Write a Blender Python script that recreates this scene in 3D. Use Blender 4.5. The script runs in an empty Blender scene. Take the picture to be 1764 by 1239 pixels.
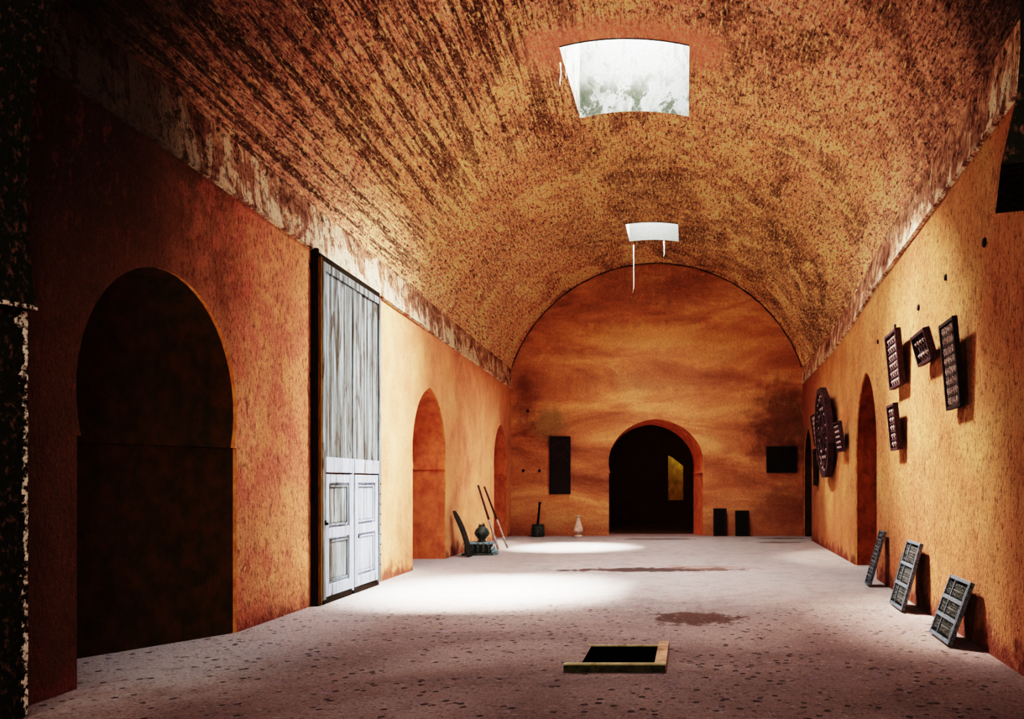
import bpy, bmesh, math, random
from mathutils import Vector, Matrix, noise
from mathutils.geometry import tessellate_polygon
random.seed(7)
C = bpy.context.scene.collection
PI = math.pi
H = 1.73      # eye height
D = 26.6      # distance of the end wall
HALL = bpy.context.scene

# ------------------------------------------------------------------ node helpers
TUNE = {'left_wall_plaster': (.80, 1.42, .504), 'right_wall_plaster': (.82, 1.05, .502), 'end_wall_plaster': (.80, 1.3, .514),
        'vault_plaster': (.68, 2.0, .513), 'band_plaster': (.66, 1.4, .512), 'reveal_plaster': (.88, 1.1, .506), 'floor_plaster': (.72, 1.4, .488)}
class NT:
    def __init__(s, name, rough=0.95, spec=0.1):
        s.m = bpy.data.materials.new(name); s.m.use_nodes = True
        s.t = s.m.node_tree; s.n = s.t.nodes; s.l = s.t.links
        s.b = s.n['Principled BSDF']; s.b.inputs['Roughness'].default_value = rough
        s.b.inputs['Specular IOR Level'].default_value = spec
        s.tc = s.n.new('ShaderNodeTexCoord')
    def put(s, sock, v):
        if hasattr(v, 'is_linked') or isinstance(v, bpy.types.NodeSocket): s.l.new(v, sock)
        elif isinstance(v, (tuple, list)) and len(v) == 3 and len(sock.default_value) == 4: sock.default_value = (*v, 1)
        else: sock.default_value = v
    def coord(s, sc=(1, 1, 1), kind='Object', loc=(0, 0, 0)):
        mp = s.n.new('ShaderNodeMapping'); s.l.new(s.tc.outputs[kind], mp.inputs[0])
        mp.inputs['Scale'].default_value = sc; mp.inputs['Location'].default_value = loc
        return mp.outputs[0]
    def noise(s, v, scale=1, detail=4, rough=.5, dist=0):
        n = s.n.new('ShaderNodeTexNoise'); s.l.new(v, n.inputs['Vector'])
        n.inputs['Scale'].default_value = scale; n.inputs['Detail'].default_value = detail
        n.inputs['Roughness'].default_value = rough; n.inputs['Distortion'].default_value = dist
        return n.outputs['Fac']
    def voro(s, v, scale=1, feat='F1'):
        n = s.n.new('ShaderNodeTexVoronoi'); n.feature = feat; s.l.new(v, n.inputs['Vector'])
        n.inputs['Scale'].default_value = scale
        return n.outputs['Distance']
    def ramp(s, f, stops, interp='LINEAR'):
        r = s.n.new('ShaderNodeValToRGB'); s.l.new(f, r.inputs[0]); e = r.color_ramp.elements
        r.color_ramp.interpolation = interp
        while len(e) < len(stops): e.new(.5)
        for k, (p, c) in enumerate(stops):
            e[k].position = p; e[k].color = (*c, 1) if isinstance(c, tuple) else (c, c, c, 1)
        return r.outputs[0]
    def mix(s, f, a, b, mode='MIX'):
        m = s.n.new('ShaderNodeMix'); m.data_type = 'RGBA'; m.blend_type = mode
        s.put(m.inputs[0], f); s.put(m.inputs[6], a); s.put(m.inputs[7], b)
        return m.outputs[2]
    def math(s, op, a, b=0.0, c=None, clamp=False):
        m = s.n.new('ShaderNodeMath'); m.operation = op; m.use_clamp = clamp
        s.put(m.inputs[0], a); s.put(m.inputs[1], b)
        if c is not None: s.put(m.inputs[2], c)
        return m.outputs[0]
    def rng(s, v, a, b, c=0.0, d=1.0, smooth=True):
        m = s.n.new('ShaderNodeMapRange'); m.interpolation_type = 'SMOOTHSTEP' if smooth else 'LINEAR'
        s.put(m.inputs[0], v); m.inputs[1].default_value = a; m.inputs[2].default_value = b
        m.inputs[3].default_value = c; m.inputs[4].default_value = d
        return m.outputs[0]
    def xyz(s, kind='Object'):
        m = s.n.new('ShaderNodeSeparateXYZ'); s.l.new(s.tc.outputs[kind], m.inputs[0])
        return m.outputs
    def hsv(s, col, sat, val, hue=.5):
        m = s.n.new('ShaderNodeHueSaturation'); m.inputs['Saturation'].default_value = sat; m.inputs['Value'].default_value = val
        m.inputs['Hue'].default_value = hue; s.l.new(col, m.inputs['Color']); return m.outputs[0]
    def fin(s, col, h=None, strength=.6, dist=.02, rough=None):
        if s.m.name in TUNE: col = s.hsv(col, *TUNE[s.m.name])
        s.put(s.b.inputs['Base Color'], col)
        if rough is not None: s.put(s.b.inputs['Roughness'], rough)
        if h is not None:
            b = s.n.new('ShaderNodeBump'); b.inputs['Strength'].default_value = strength
            b.inputs['Distance'].default_value = dist; s.l.new(h, b.inputs['Height'])
            s.l.new(b.outputs[0], s.b.inputs['Normal'])
        return s.m

def sr(r, g, b):
    f = lambda c: ((c/255+.055)/1.055)**2.4 if c > 10 else c/255/12.92
    return (f(r), f(g), f(b))

# ------------------------------------------------------------------ materials
def mat_wall(name, side):
    t = NT(name)
    X, Y, Z = t.xyz()
    big = t.noise(t.coord((.5, .5, .5)), 1, 5, .6, .4)
    mid = t.noise(t.coord((1, 1, .8)), 3, 6, .65)
    fine = t.noise(t.coord((1, 1, .42)), 34, 4, .75)
    pock = t.noise(t.coord((1, 1, .5), loc=(3, 1, 7)), 11, 5, .75, .3)
    grain = t.noise(t.coord((1, 1, .7)), 70, 2, .6)
    if side == 'left':
        a = t.ramp(big, [(.3, sr(214, 108, 56)), (.5, sr(240, 146, 78)), (.7, sr(250, 182, 106))])
        # the unlit near stretch is painted dark red brown, the middle pale orange
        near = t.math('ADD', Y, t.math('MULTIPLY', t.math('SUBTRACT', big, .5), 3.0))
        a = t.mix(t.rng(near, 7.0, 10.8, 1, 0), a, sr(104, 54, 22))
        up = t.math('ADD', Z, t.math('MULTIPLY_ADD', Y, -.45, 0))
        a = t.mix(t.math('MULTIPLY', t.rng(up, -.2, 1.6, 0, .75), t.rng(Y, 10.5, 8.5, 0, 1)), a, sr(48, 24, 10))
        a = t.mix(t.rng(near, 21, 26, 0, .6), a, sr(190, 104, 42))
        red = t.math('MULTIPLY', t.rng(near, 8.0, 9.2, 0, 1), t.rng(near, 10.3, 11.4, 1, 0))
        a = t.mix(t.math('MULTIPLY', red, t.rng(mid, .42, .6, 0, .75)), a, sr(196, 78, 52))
        rough_amt = t.rng(near, 10.8, 12.0, 1, .22)
    else:
        a = t.ramp(big, [(.3, sr(206, 112, 40)), (.5, sr(230, 144, 60)), (.7, sr(246, 180, 88))])
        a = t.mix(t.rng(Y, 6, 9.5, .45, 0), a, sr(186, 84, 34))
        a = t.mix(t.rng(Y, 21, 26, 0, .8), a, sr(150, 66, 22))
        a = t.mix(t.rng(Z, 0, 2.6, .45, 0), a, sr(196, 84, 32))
        rough_amt = t.rng(Y, 15, 20, 1, .45)
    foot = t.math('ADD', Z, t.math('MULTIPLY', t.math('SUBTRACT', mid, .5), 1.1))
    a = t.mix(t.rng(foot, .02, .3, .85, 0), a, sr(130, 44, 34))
    pits = t.math('MULTIPLY', t.rng(fine, .54, .62, 0, 1), t.math('MULTIPLY', rough_amt, .72))
    a = t.mix(pits, a, sr(96, 34, 14))
    pk = t.math('MULTIPLY', t.rng(pock, .56, .63, 0, 1), t.math('MULTIPLY', rough_amt, .6))
    a = t.mix(pk, a, sr(120, 44, 20))
    hi = t.math('MULTIPLY', t.rng(fine, .46, .36, 0, 1), t.math('MULTIPLY', t.math('MULTIPLY', rough_amt, t.rng(Y, 8, 11, .06, 1)), .5))
    a = t.mix(hi, a, sr(250, 190, 110))
    a = t.mix(.55, a, t.ramp(grain, [(.3, .35), (.7, 1.0)]), 'MULTIPLY')
    a = t.mix(.5, a, t.ramp(mid, [(.25, .55), (.6, 1.0)]), 'MULTIPLY')
    h = t.math('ADD', t.math('MULTIPLY', t.math('MULTIPLY', t.math('ADD', fine, pock), rough_amt), -.9), t.math('MULTIPLY', mid, .9))
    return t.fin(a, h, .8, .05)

def mat_end():
    t = NT('end_wall_plaster')
    X, Y, Z = t.xyz()
    bands = t.noise(t.coord((.22, .2, .8)), 1.2, 7, .6, .8)
    mid = t.noise(t.coord((1, 1, 1)), 3, 6, .65)
    fine = t.noise(t.coord((1, 1, .7)), 22, 4, .7)
    a = t.ramp(bands, [(.32, sr(140, 62, 26)), (.46, sr(184, 90, 34)), (.56, sr(206, 112, 46)), (.68, sr(226, 150, 78))])
    # pale smoky cloud across the lunette, darker corner on the right, greenish damp beside the grille
    def blob(cx, cz, rx, rz, amp=.6):
        dx = t.math('DIVIDE', t.math('SUBTRACT', X, cx), rx); dz = t.math('DIVIDE', t.math('SUBTRACT', Z, cz), rz)
        d = t.math('SQRT', t.math('ADD', t.math('MULTIPLY', dx, dx), t.math('MULTIPLY', dz, dz)))
        d = t.math('ADD', d, t.math('MULTIPLY', t.math('SUBTRACT', mid, .5), 1.4))
        return t.rng(d, .3, 1.1, amp, 0)
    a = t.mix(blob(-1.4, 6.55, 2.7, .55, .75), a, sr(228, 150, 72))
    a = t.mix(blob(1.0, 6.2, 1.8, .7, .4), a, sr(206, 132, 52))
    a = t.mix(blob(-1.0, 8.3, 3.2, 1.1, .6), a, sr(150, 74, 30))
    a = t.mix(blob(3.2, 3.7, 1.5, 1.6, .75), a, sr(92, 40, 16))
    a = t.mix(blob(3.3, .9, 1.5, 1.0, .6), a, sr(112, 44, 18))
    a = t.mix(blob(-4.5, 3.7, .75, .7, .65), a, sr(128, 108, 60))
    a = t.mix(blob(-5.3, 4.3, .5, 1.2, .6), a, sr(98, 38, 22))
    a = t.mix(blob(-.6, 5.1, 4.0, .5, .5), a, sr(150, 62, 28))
    a = t.mix(t.rng(Z, 0, 1.3, .5, 0), a, sr(150, 62, 28))
    a = t.mix(.6, a, t.ramp(fine, [(.3, .45), (.65, 1.0)]), 'MULTIPLY')
    h = t.math('ADD', t.math('MULTIPLY', fine, .5), mid)
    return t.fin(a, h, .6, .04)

def mat_vault():
    t = NT('vault_plaster')
    X, Y, Z = t.xyz()
    U, V, _ = t.xyz('UV')          # U metres along the arc from the left spring, V metres along the hall
    big = t.noise(t.coord((.35, .35, .35)), 1.3, 6, .62, .6)
    streak = t.noise(t.coord((7.5, .30, 1), 'UV'), 1.0, 3, .6, .35)
    streak2 = t.noise(t.coord((22, 3.4, 1), 'UV', (3, 9, 0)), 1.0, 4, .7, .3)
    chop = t.noise(t.coord((13, 6.5, 1), 'UV', (5, 1, 0)), 1.0, 4, .72, .6)
    crust = t.noise(t.coord((30, 13, 1), 'UV', (2, 6, 0)), 1.0, 3, .7, .4)
    mid = t.noise(t.coord((1, 1, 1)), 2.2, 6, .65)
    a = t.ramp(big, [(.3, sr(150, 78, 36)), (.45, sr(200, 116, 52)), (.6, sr(222, 142, 70)), (.75, sr(232, 178, 104))])
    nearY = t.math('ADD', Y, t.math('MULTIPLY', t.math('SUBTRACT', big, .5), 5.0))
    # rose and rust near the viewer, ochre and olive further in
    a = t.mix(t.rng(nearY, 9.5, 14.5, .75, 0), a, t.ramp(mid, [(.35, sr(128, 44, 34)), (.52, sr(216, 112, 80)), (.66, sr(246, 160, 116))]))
    olive = t.math('MULTIPLY', t.rng(nearY, 15.0, 20.0, 0, .75), t.rng(X, -4.6, -1.5, .2, 1))
    a = t.mix(olive, a, t.ramp(mid, [(.35, sr(112, 72, 26)), (.52, sr(166, 114, 46)), (.68, sr(206, 160, 82))]))
    smoke = t.noise(t.coord((.9, .5, .9), loc=(4, 2, 1)), .8, 4, .6, 1.0)
    sm = t.math('MULTIPLY', t.rng(smoke, .5, .64, 0, .6), t.math('MULTIPLY', t.rng(Y, 11, 15, 0, 1), t.rng(X, -3.4, -1.6, 0, 1)))
    a = t.mix(sm, a, sr(84, 42, 20))
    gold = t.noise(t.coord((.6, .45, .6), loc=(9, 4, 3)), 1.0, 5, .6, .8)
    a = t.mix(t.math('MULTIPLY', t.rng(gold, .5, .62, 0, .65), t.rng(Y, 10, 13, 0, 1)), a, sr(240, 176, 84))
    a = t.mix(t.math('MULTIPLY', t.rng(gold, .46, .36, 0, .6), t.rng(X, -4, -2, 0, 1)), a, sr(98, 52, 24))
    # longitudinal reed impressions, the shade in their grooves painted as dark colour
    left = t.rng(U, 6.0, 4.0, 0, 1)
    lines = t.math('MULTIPLY', t.math('MULTIPLY', t.rng(streak, .50, .555, 0, 1), t.rng(Y, 18, 14, .1, 1)), t.math('MULTIPLY_ADD', left, .8, .12))
    a = t.mix(t.math('MULTIPLY', lines, .85), a, sr(58, 24, 14))
    a = t.mix(t.math('MULTIPLY', t.rng(streak2, .53, .62, 0, 1), .72), a, sr(70, 30, 14))
    a = t.mix(t.math('MULTIPLY', t.rng(streak2, .46, .36, 0, 1), .65), a, sr(250, 200, 120))
    a = t.mix(t.math('MULTIPLY', t.rng(chop, .56, .62, 0, 1), .85), a, sr(48, 22, 10))
    a = t.mix(t.math('MULTIPLY', t.rng(crust, .54, .60, 0, 1), .6), a, sr(52, 24, 10))
    a = t.mix(t.math('MULTIPLY', t.rng(crust, .44, .36, 0, 1), .4), a, sr(250, 206, 130))
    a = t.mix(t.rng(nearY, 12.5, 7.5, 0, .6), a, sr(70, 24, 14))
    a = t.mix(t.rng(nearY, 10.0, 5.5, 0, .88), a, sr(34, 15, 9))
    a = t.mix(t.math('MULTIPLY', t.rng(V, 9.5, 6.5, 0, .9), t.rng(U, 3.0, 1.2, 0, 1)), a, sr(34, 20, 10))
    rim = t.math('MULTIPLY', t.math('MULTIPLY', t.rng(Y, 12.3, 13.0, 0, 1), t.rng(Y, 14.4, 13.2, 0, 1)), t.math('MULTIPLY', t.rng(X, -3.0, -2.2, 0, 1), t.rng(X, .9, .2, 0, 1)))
    a = t.mix(t.math('MULTIPLY', rim, .6), a, sr(214, 84, 40))  # orange glow at the large shaft's edge, painted into the vault colour
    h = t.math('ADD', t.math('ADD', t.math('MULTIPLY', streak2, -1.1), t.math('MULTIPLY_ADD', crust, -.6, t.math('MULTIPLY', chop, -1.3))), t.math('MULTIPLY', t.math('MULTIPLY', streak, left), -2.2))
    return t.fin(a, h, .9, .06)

def mat_band():
    t = NT('band_plaster')
    X, Y, Z = t.xyz()
    drip = t.noise(t.coord((2.6, 2.6, .6)), 1.5, 6, .65, .3)
    pat = t.noise(t.coord((1.2, 1.2, 1.6)), 1.3, 6, .7, .8)
    fine = t.noise(t.coord((1, 1, .5)), 26, 4, .75)
    chop = t.noise(t.coord((1, .6, .6)), 12, 5, .75, .5)
    rel = t.math('SUBTRACT', Z, t.math('MULTIPLY_ADD', Y, -.009, 5.17))
    a = t.ramp(pat, [(.3, sr(104, 44, 22)), (.46, sr(170, 90, 44)), (.56, sr(206, 128, 70)), (.66, sr(232, 170, 104))])
    pale = t.math('ADD', t.math('MULTIPLY_ADD', drip, .55, t.math('MULTIPLY', pat, .5)), t.math('MULTIPLY', rel, -.14))
    a = t.mix(t.rng(pale, .485, .535, 0, .9), a, t.ramp(fine, [(.35, sr(214, 168, 116)), (.6, sr(252, 232, 200))]))
    a = t.mix(t.math('MULTIPLY', t.rng(chop, .54, .61, 0, .85), t.rng(rel, -.1, .5, .5, 1)), a, sr(62, 26, 12))
    a = t.mix(t.math('MULTIPLY', t.rng(fine, .55, .63, 0, .8), t.rng(Y, 19, 13, .45, 1)), a, sr(56, 22, 12))
    a = t.mix(t.math('MULTIPLY', t.rng(drip, .49, .47, 0, 1), t.rng(drip, .44, .47, 0, .7)), a, sr(70, 30, 16))
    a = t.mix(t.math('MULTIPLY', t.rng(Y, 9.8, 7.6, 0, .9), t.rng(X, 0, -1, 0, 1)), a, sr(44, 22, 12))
    return t.fin(a, t.math('SUBTRACT', pat, t.math('ADD', t.math('MULTIPLY', chop, .8), t.math('MULTIPLY', fine, .5))), 1.0, .06)

def mat_floor():
    t = NT('floor_plaster', .8, .2)
    X, Y, Z = t.xyz()
    big = t.noise(t.coord((.35, .5, 1)), 1, 5, .6, .6)
    mid = t.noise(t.coord((1, 1, 1)), 2.6, 6, .7, .3)
    fine = t.noise(t.coord((1, 1, 1)), 38, 4, .8)
    chop = t.noise(t.coord((1.2, 1.6, 1), loc=(5, 5, 0)), 9, 5, .75, .3)
    a = t.ramp(big, [(.3, sr(118, 92, 86)), (.5, sr(144, 116, 106)), (.7, sr(170, 144, 132))])
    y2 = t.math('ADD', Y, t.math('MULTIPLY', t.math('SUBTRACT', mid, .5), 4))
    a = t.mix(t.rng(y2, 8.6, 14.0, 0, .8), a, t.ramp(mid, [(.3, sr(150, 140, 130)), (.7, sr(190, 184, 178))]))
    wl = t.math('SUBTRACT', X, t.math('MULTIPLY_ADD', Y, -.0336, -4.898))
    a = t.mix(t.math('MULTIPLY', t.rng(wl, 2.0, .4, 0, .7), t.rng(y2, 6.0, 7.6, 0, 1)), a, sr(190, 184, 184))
    a = t.mix(t.rng(mid, .54, .68, 0, .5), a, sr(136, 96, 70))
    a = t.mix(t.math('MULTIPLY', t.rng(mid, .42, .3, 0, .5), t.rng(Y, 14, 8, 0, 1)), a, sr(176, 134, 160))
    # hoof pits
    pd = t.noise(t.coord((1, 1, 1)), 1.1, 2, .5)
    v = t.voro(t.coord((1.0, 1.0, 1)), 7.0)
    v2 = t.voro(t.coord((1.0, 1.3, 1), loc=(3, 7, 0)), 14.0)
    zone = t.math('MULTIPLY', t.rng(y2, 12.8, 10.4, 0, 1), t.rng(pd, .34, .45, 0, 1))
    pit1 = t.math('MULTIPLY', t.rng(t.math('ADD', v, t.math('MULTIPLY', mid, .12)), .28, .21, 0, 1), zone)
    pit2 = t.math('MULTIPLY', t.rng(t.math('ADD', v2, t.math('MULTIPLY', mid, .2)), .31, .23, 0, 1), zone)
    pits = t.math('MAXIMUM', pit1, t.math('MULTIPLY', pit2, .7))
    a = t.mix(t.math('MULTIPLY', pits, .85), a, sr(48, 26, 22))
    def blob(cx, cy, rx, ry, amp, wob=1.0):
        dx = t.math('DIVIDE', t.math('SUBTRACT', X, cx), rx); dy = t.math('DIVIDE', t.math('SUBTRACT', Y, cy), ry)
        d = t.math('SQRT', t.math('ADD', t.math('MULTIPLY', dx, dx), t.math('MULTIPLY', dy, dy)))
        d = t.math('ADD', d, t.math('MULTIPLY', t.math('SUBTRACT', mid, .5), wob*1.6))
        return t.rng(d, .75, 1.0, amp, 0)
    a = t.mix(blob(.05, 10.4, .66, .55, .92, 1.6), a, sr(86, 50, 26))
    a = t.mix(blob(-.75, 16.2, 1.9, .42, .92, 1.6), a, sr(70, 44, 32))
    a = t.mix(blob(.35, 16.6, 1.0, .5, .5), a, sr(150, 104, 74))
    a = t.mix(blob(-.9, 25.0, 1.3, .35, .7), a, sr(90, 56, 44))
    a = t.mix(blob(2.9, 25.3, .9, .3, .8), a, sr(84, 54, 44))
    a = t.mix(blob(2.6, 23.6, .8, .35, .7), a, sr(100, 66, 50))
    a = t.mix(t.rng(Y, 25.6, 26.6, 0, .5), a, sr(140, 70, 60))
    a = t.mix(t.math('MULTIPLY', t.rng(chop, .56, .64, 0, .6), t.rng(Y, 14, 10, .2, 1)), a, sr(84, 52, 44))
    a = t.mix(t.math('MULTIPLY', t.rng(chop, .42, .34, 0, .5), t.rng(Y, 14, 10, .2, 1)), a, sr(200, 186, 190))
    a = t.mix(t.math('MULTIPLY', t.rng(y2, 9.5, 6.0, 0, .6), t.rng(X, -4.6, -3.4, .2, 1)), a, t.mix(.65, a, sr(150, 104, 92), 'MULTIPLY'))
    a = t.mix(.8, a, t.ramp(fine, [(.36, .4), (.6, 1.0)]), 'MULTIPLY')
    h = t.math('ADD', t.math('ADD', t.math('MULTIPLY_ADD', chop, -.5, t.math('MULTIPLY', fine, .35)), mid), t.math('MULTIPLY', pits, -1.2))
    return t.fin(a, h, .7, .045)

def mat_simple(name, c1, c2, sc=(1, 1, 1), scale=8, rough=.9, bump=.4, dist=.01, lo=.35, hi=.65, spec=.15):
    t = NT(name, rough, spec)
    n = t.noise(t.coord(sc), scale, 6, .65, .2)
    return t.fin(t.ramp(n, [(lo, c1), (hi, c2)]), n, bump, dist)

def mat_shaft(name, stained):
    t = NT(name)
    X, Y, Z = t.xyz()
    n = t.noise(t.coord((1.5, 1.5, 1.2), loc=(2.3, 0, .4)), 1.9, 6, .7, .4)
    n2 = t.noise(t.coord((1.8, 1.8, .8), loc=(6, 2, 0)), 1.9, 6, .7, .5)
    f = t.noise(t.coord(), 16, 5, .7)
    a = t.ramp(f, [(.3, (.07, .07, .062)), (.6, (.105, .105, .095))])
    if stained:
        low = t.rng(Z, 9.75, 9.2, .0, 1)
        a = t.mix(t.rng(n2, .51, .60, 0, .6), a, (.03, .026, .018))
        a = t.mix(t.math('MULTIPLY', t.rng(n, .46, .53, 0, .95), low), a, (.014, .015, .009))
        a = t.mix(t.math('MULTIPLY', t.rng(n, .60, .64, 0, .9), low), a, (.008, .013, .006))
    return t.fin(a, f, .5, .02)

def mat_door(name, whitish):
    t = NT(name, .8, .2)
    g = t.noise(t.coord((9, 9, .45)), 1.6, 6, .65, .35)
    kn = t.noise(t.coord((4, 4, .7), loc=(1, 5, 2)), 1.2, 5, .6, 1.4)
    f = t.noise(t.coord((1, 1, .3)), 40, 3, .6)
    if whitish:
        a = t.ramp(g, [(.3, sr(128, 136, 146)), (.5, sr(184, 200, 220)), (.7, sr(214, 228, 246))])
        a = t.mix(t.rng(kn, .60, .67, 0, .8), a, sr(104, 78, 62))
    else:
        a = t.ramp(g, [(.34, sr(64, 54, 42)), (.46, sr(116, 122, 122)), (.56, sr(142, 156, 164)), (.68, sr(180, 194, 206))])
        a = t.mix(t.rng(kn, .55, .63, 0, .75), a, sr(70, 52, 38))
    a = t.mix(.35, a, t.ramp(f, [(.35, .5), (.6, 1.0)]), 'MULTIPLY')
    return t.fin(a, t.math('ADD', g, t.math('MULTIPLY', f, .4)), .6, .02)

M = {}
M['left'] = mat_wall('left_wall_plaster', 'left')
M['right'] = mat_wall('right_wall_plaster', 'right')
M['end'] = mat_end()
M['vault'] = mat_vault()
M['band'] = mat_band()
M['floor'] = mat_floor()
M['shaft'] = mat_shaft('mossy_whitewash', True)
M['shaft2'] = mat_shaft('bright_whitewash', False)
M['reveal'] = mat_simple('reveal_plaster', sr(196, 78, 32), sr(232, 122, 56), (1, 1, .7), 5, .95, .6, .03)
M['revealr'] = mat_simple('brown_reveal_plaster', sr(120, 56, 26), sr(160, 82, 40), (1, 1, .7), 5, .95, .6, .03)
M['shade_joint'] = mat_simple('shade_joint_plaster', sr(60, 48, 22), sr(92, 60, 30), (1, 1, .7), 6, .95, .5, .03)  # dark colour stands in for shade in arch recesses; also fills the vault joint
M['edge'] = mat_simple('arris_plaster', sr(196, 120, 60), sr(240, 180, 110), (1, 1, .7), 9, .95, .5, .02)
M['dark'] = mat_simple('dark_room_plaster', sr(48, 34, 20), sr(66, 50, 30), (1, 1, 1), 4)
M['black'] = mat_simple('pit_darkness', (.002, .002, .0015), (.006, .006, .004), (1, 1, 1), 4)
M['olive'] = mat_simple('olive_plaster', sr(140, 116, 50), sr(190, 160, 76), (1, 1, .6), 5)
M['pier'] = mat_simple('pier_plaster', sr(40, 38, 24), sr(120, 86, 74), (1, 1, .6), 26, .95, .9, .05, .54, .66)
M['pieredge'] = mat_simple('lit_edge_broken_plaster', sr(40, 28, 22), sr(236, 222, 206), (1, 1, .8), 26, .95, .9, .03, .46, .56)
M['doorgrey'] = mat_door('weathered_planks', False)
M['doorwhite'] = mat_door('flaking_white_paint', True)
M['blackwood'] = mat_simple('tarred_wood', sr(24, 18, 14), sr(48, 36, 24), (6, 6, .8), 6, .7, .5, .01)
M['ochrewood'] = mat_simple('ochre_wood', sr(92, 66, 26), sr(130, 98, 44), (6, 6, .8), 6, .7, .5, .01)
M['walnut'] = mat_simple('purple_brown_wood', sr(40, 24, 28), sr(88, 58, 64), (3, 3, 3), 9, .6, .5, .01, spec=.3)
M['walnutlight'] = mat_simple('worn_wood', sr(130, 100, 98), sr(232, 206, 196), (3, 3, 3), 9, .6, .5, .01, spec=.3)
M['walnutdark'] = mat_simple('dark_wood', sr(26, 16, 14), sr(54, 34, 30), (3, 3, 3), 9, .6, .5, .01, spec=.3)
M['greywood'] = mat_simple('grey_wood', sr(92, 92, 92), sr(160, 162, 160), (3, 3, 3), 12, .65, .5, .01, spec=.3)
M['greydark'] = mat_simple('grey_dark_wood', sr(34, 34, 32), sr(82, 80, 74), (3, 3, 3), 12, .7, .5, .01, spec=.3)
M['screenframe'] = mat_simple('blue_grey_worn_wood', sr(58, 62, 68), sr(128, 136, 146), (3, 3, 3), 14, .65, .5, .01, spec=.3)
M['greymid'] = mat_simple('mid_grey_wood', sr(60, 60, 58), sr(128, 128, 124), (3, 3, 3), 14, .65, .5, .01, spec=.3)
M['bronze'] = mat_simple('dark_bronze', sr(30, 36, 34), sr(88, 100, 94), (2, 2, 2), 8, .45, .5, .01, spec=.5)
M['bluegrey'] = mat_simple('blue_grey_stone', sr(90, 110, 116), sr(170, 200, 208), (2, 2, 2), 8, .6, .5, .01)
M['stone'] = mat_simple('pale_stone', sr(170, 150, 110), sr(216, 204, 170), (1, 1, 1), 9, .9, .6, .01)
M['brick'] = mat_simple('kerb_tile', sr(160, 118, 92), sr(226, 190, 160), (1, 1, 1), 7, .9, .6, .01)
M['darkstone'] = mat_simple('dark_stone', sr(44, 44, 28), sr(84, 80, 54), (1, 1, 1), 12, .9, .6, .01)  # darker stone colour for the kerb's front face
M['ceramic'] = mat_simple('pale_ceramic', sr(206, 170, 150), sr(244, 226, 214), (1, 1, 1), 8, .6, .3, .005, spec=.3)
M['pole'] = mat_simple('pole_wood', sr(44, 28, 22), sr(96, 68, 56), (3, 3, 1), 9, .7, .5, .01)
M['polelight'] = mat_simple('pale_pole_wood', sr(120, 104, 96), sr(196, 186, 180), (3, 3, 1), 9, .7, .5, .01)
M['rope'] = mat_simple('white_fibre', sr(206, 206, 200), sr(246, 246, 242), (1, 1, 1), 20)
M['iron'] = mat_simple('iron', sr(20, 18, 16), sr(44, 38, 34), (1, 1, 1), 12, .6, .4, .005)

# ------------------------------------------------------------------ mesh helpers
def link(name, me, parent=None, mats=()):
    o = bpy.data.objects.new(name, me); C.objects.link(o)
    for m in mats: me.materials.append(m)
    if parent: o.parent = parent
    return o
def tag(o, label=None, cat=None, group=None, kind=None):
    if label: o['label'] = label
    if cat: o['category'] = cat
    if group: o['group'] = group
    if kind: o['kind'] = kind
    return o
def empty(name, label, cat, group=None, kind=None, mat=None):
    o = bpy.data.objects.new(name, None); C.objects.link(o); o.empty_display_size = .1
    if mat is not None: o.matrix_world = mat
    return tag(o, label, cat, group, kind)

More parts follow.
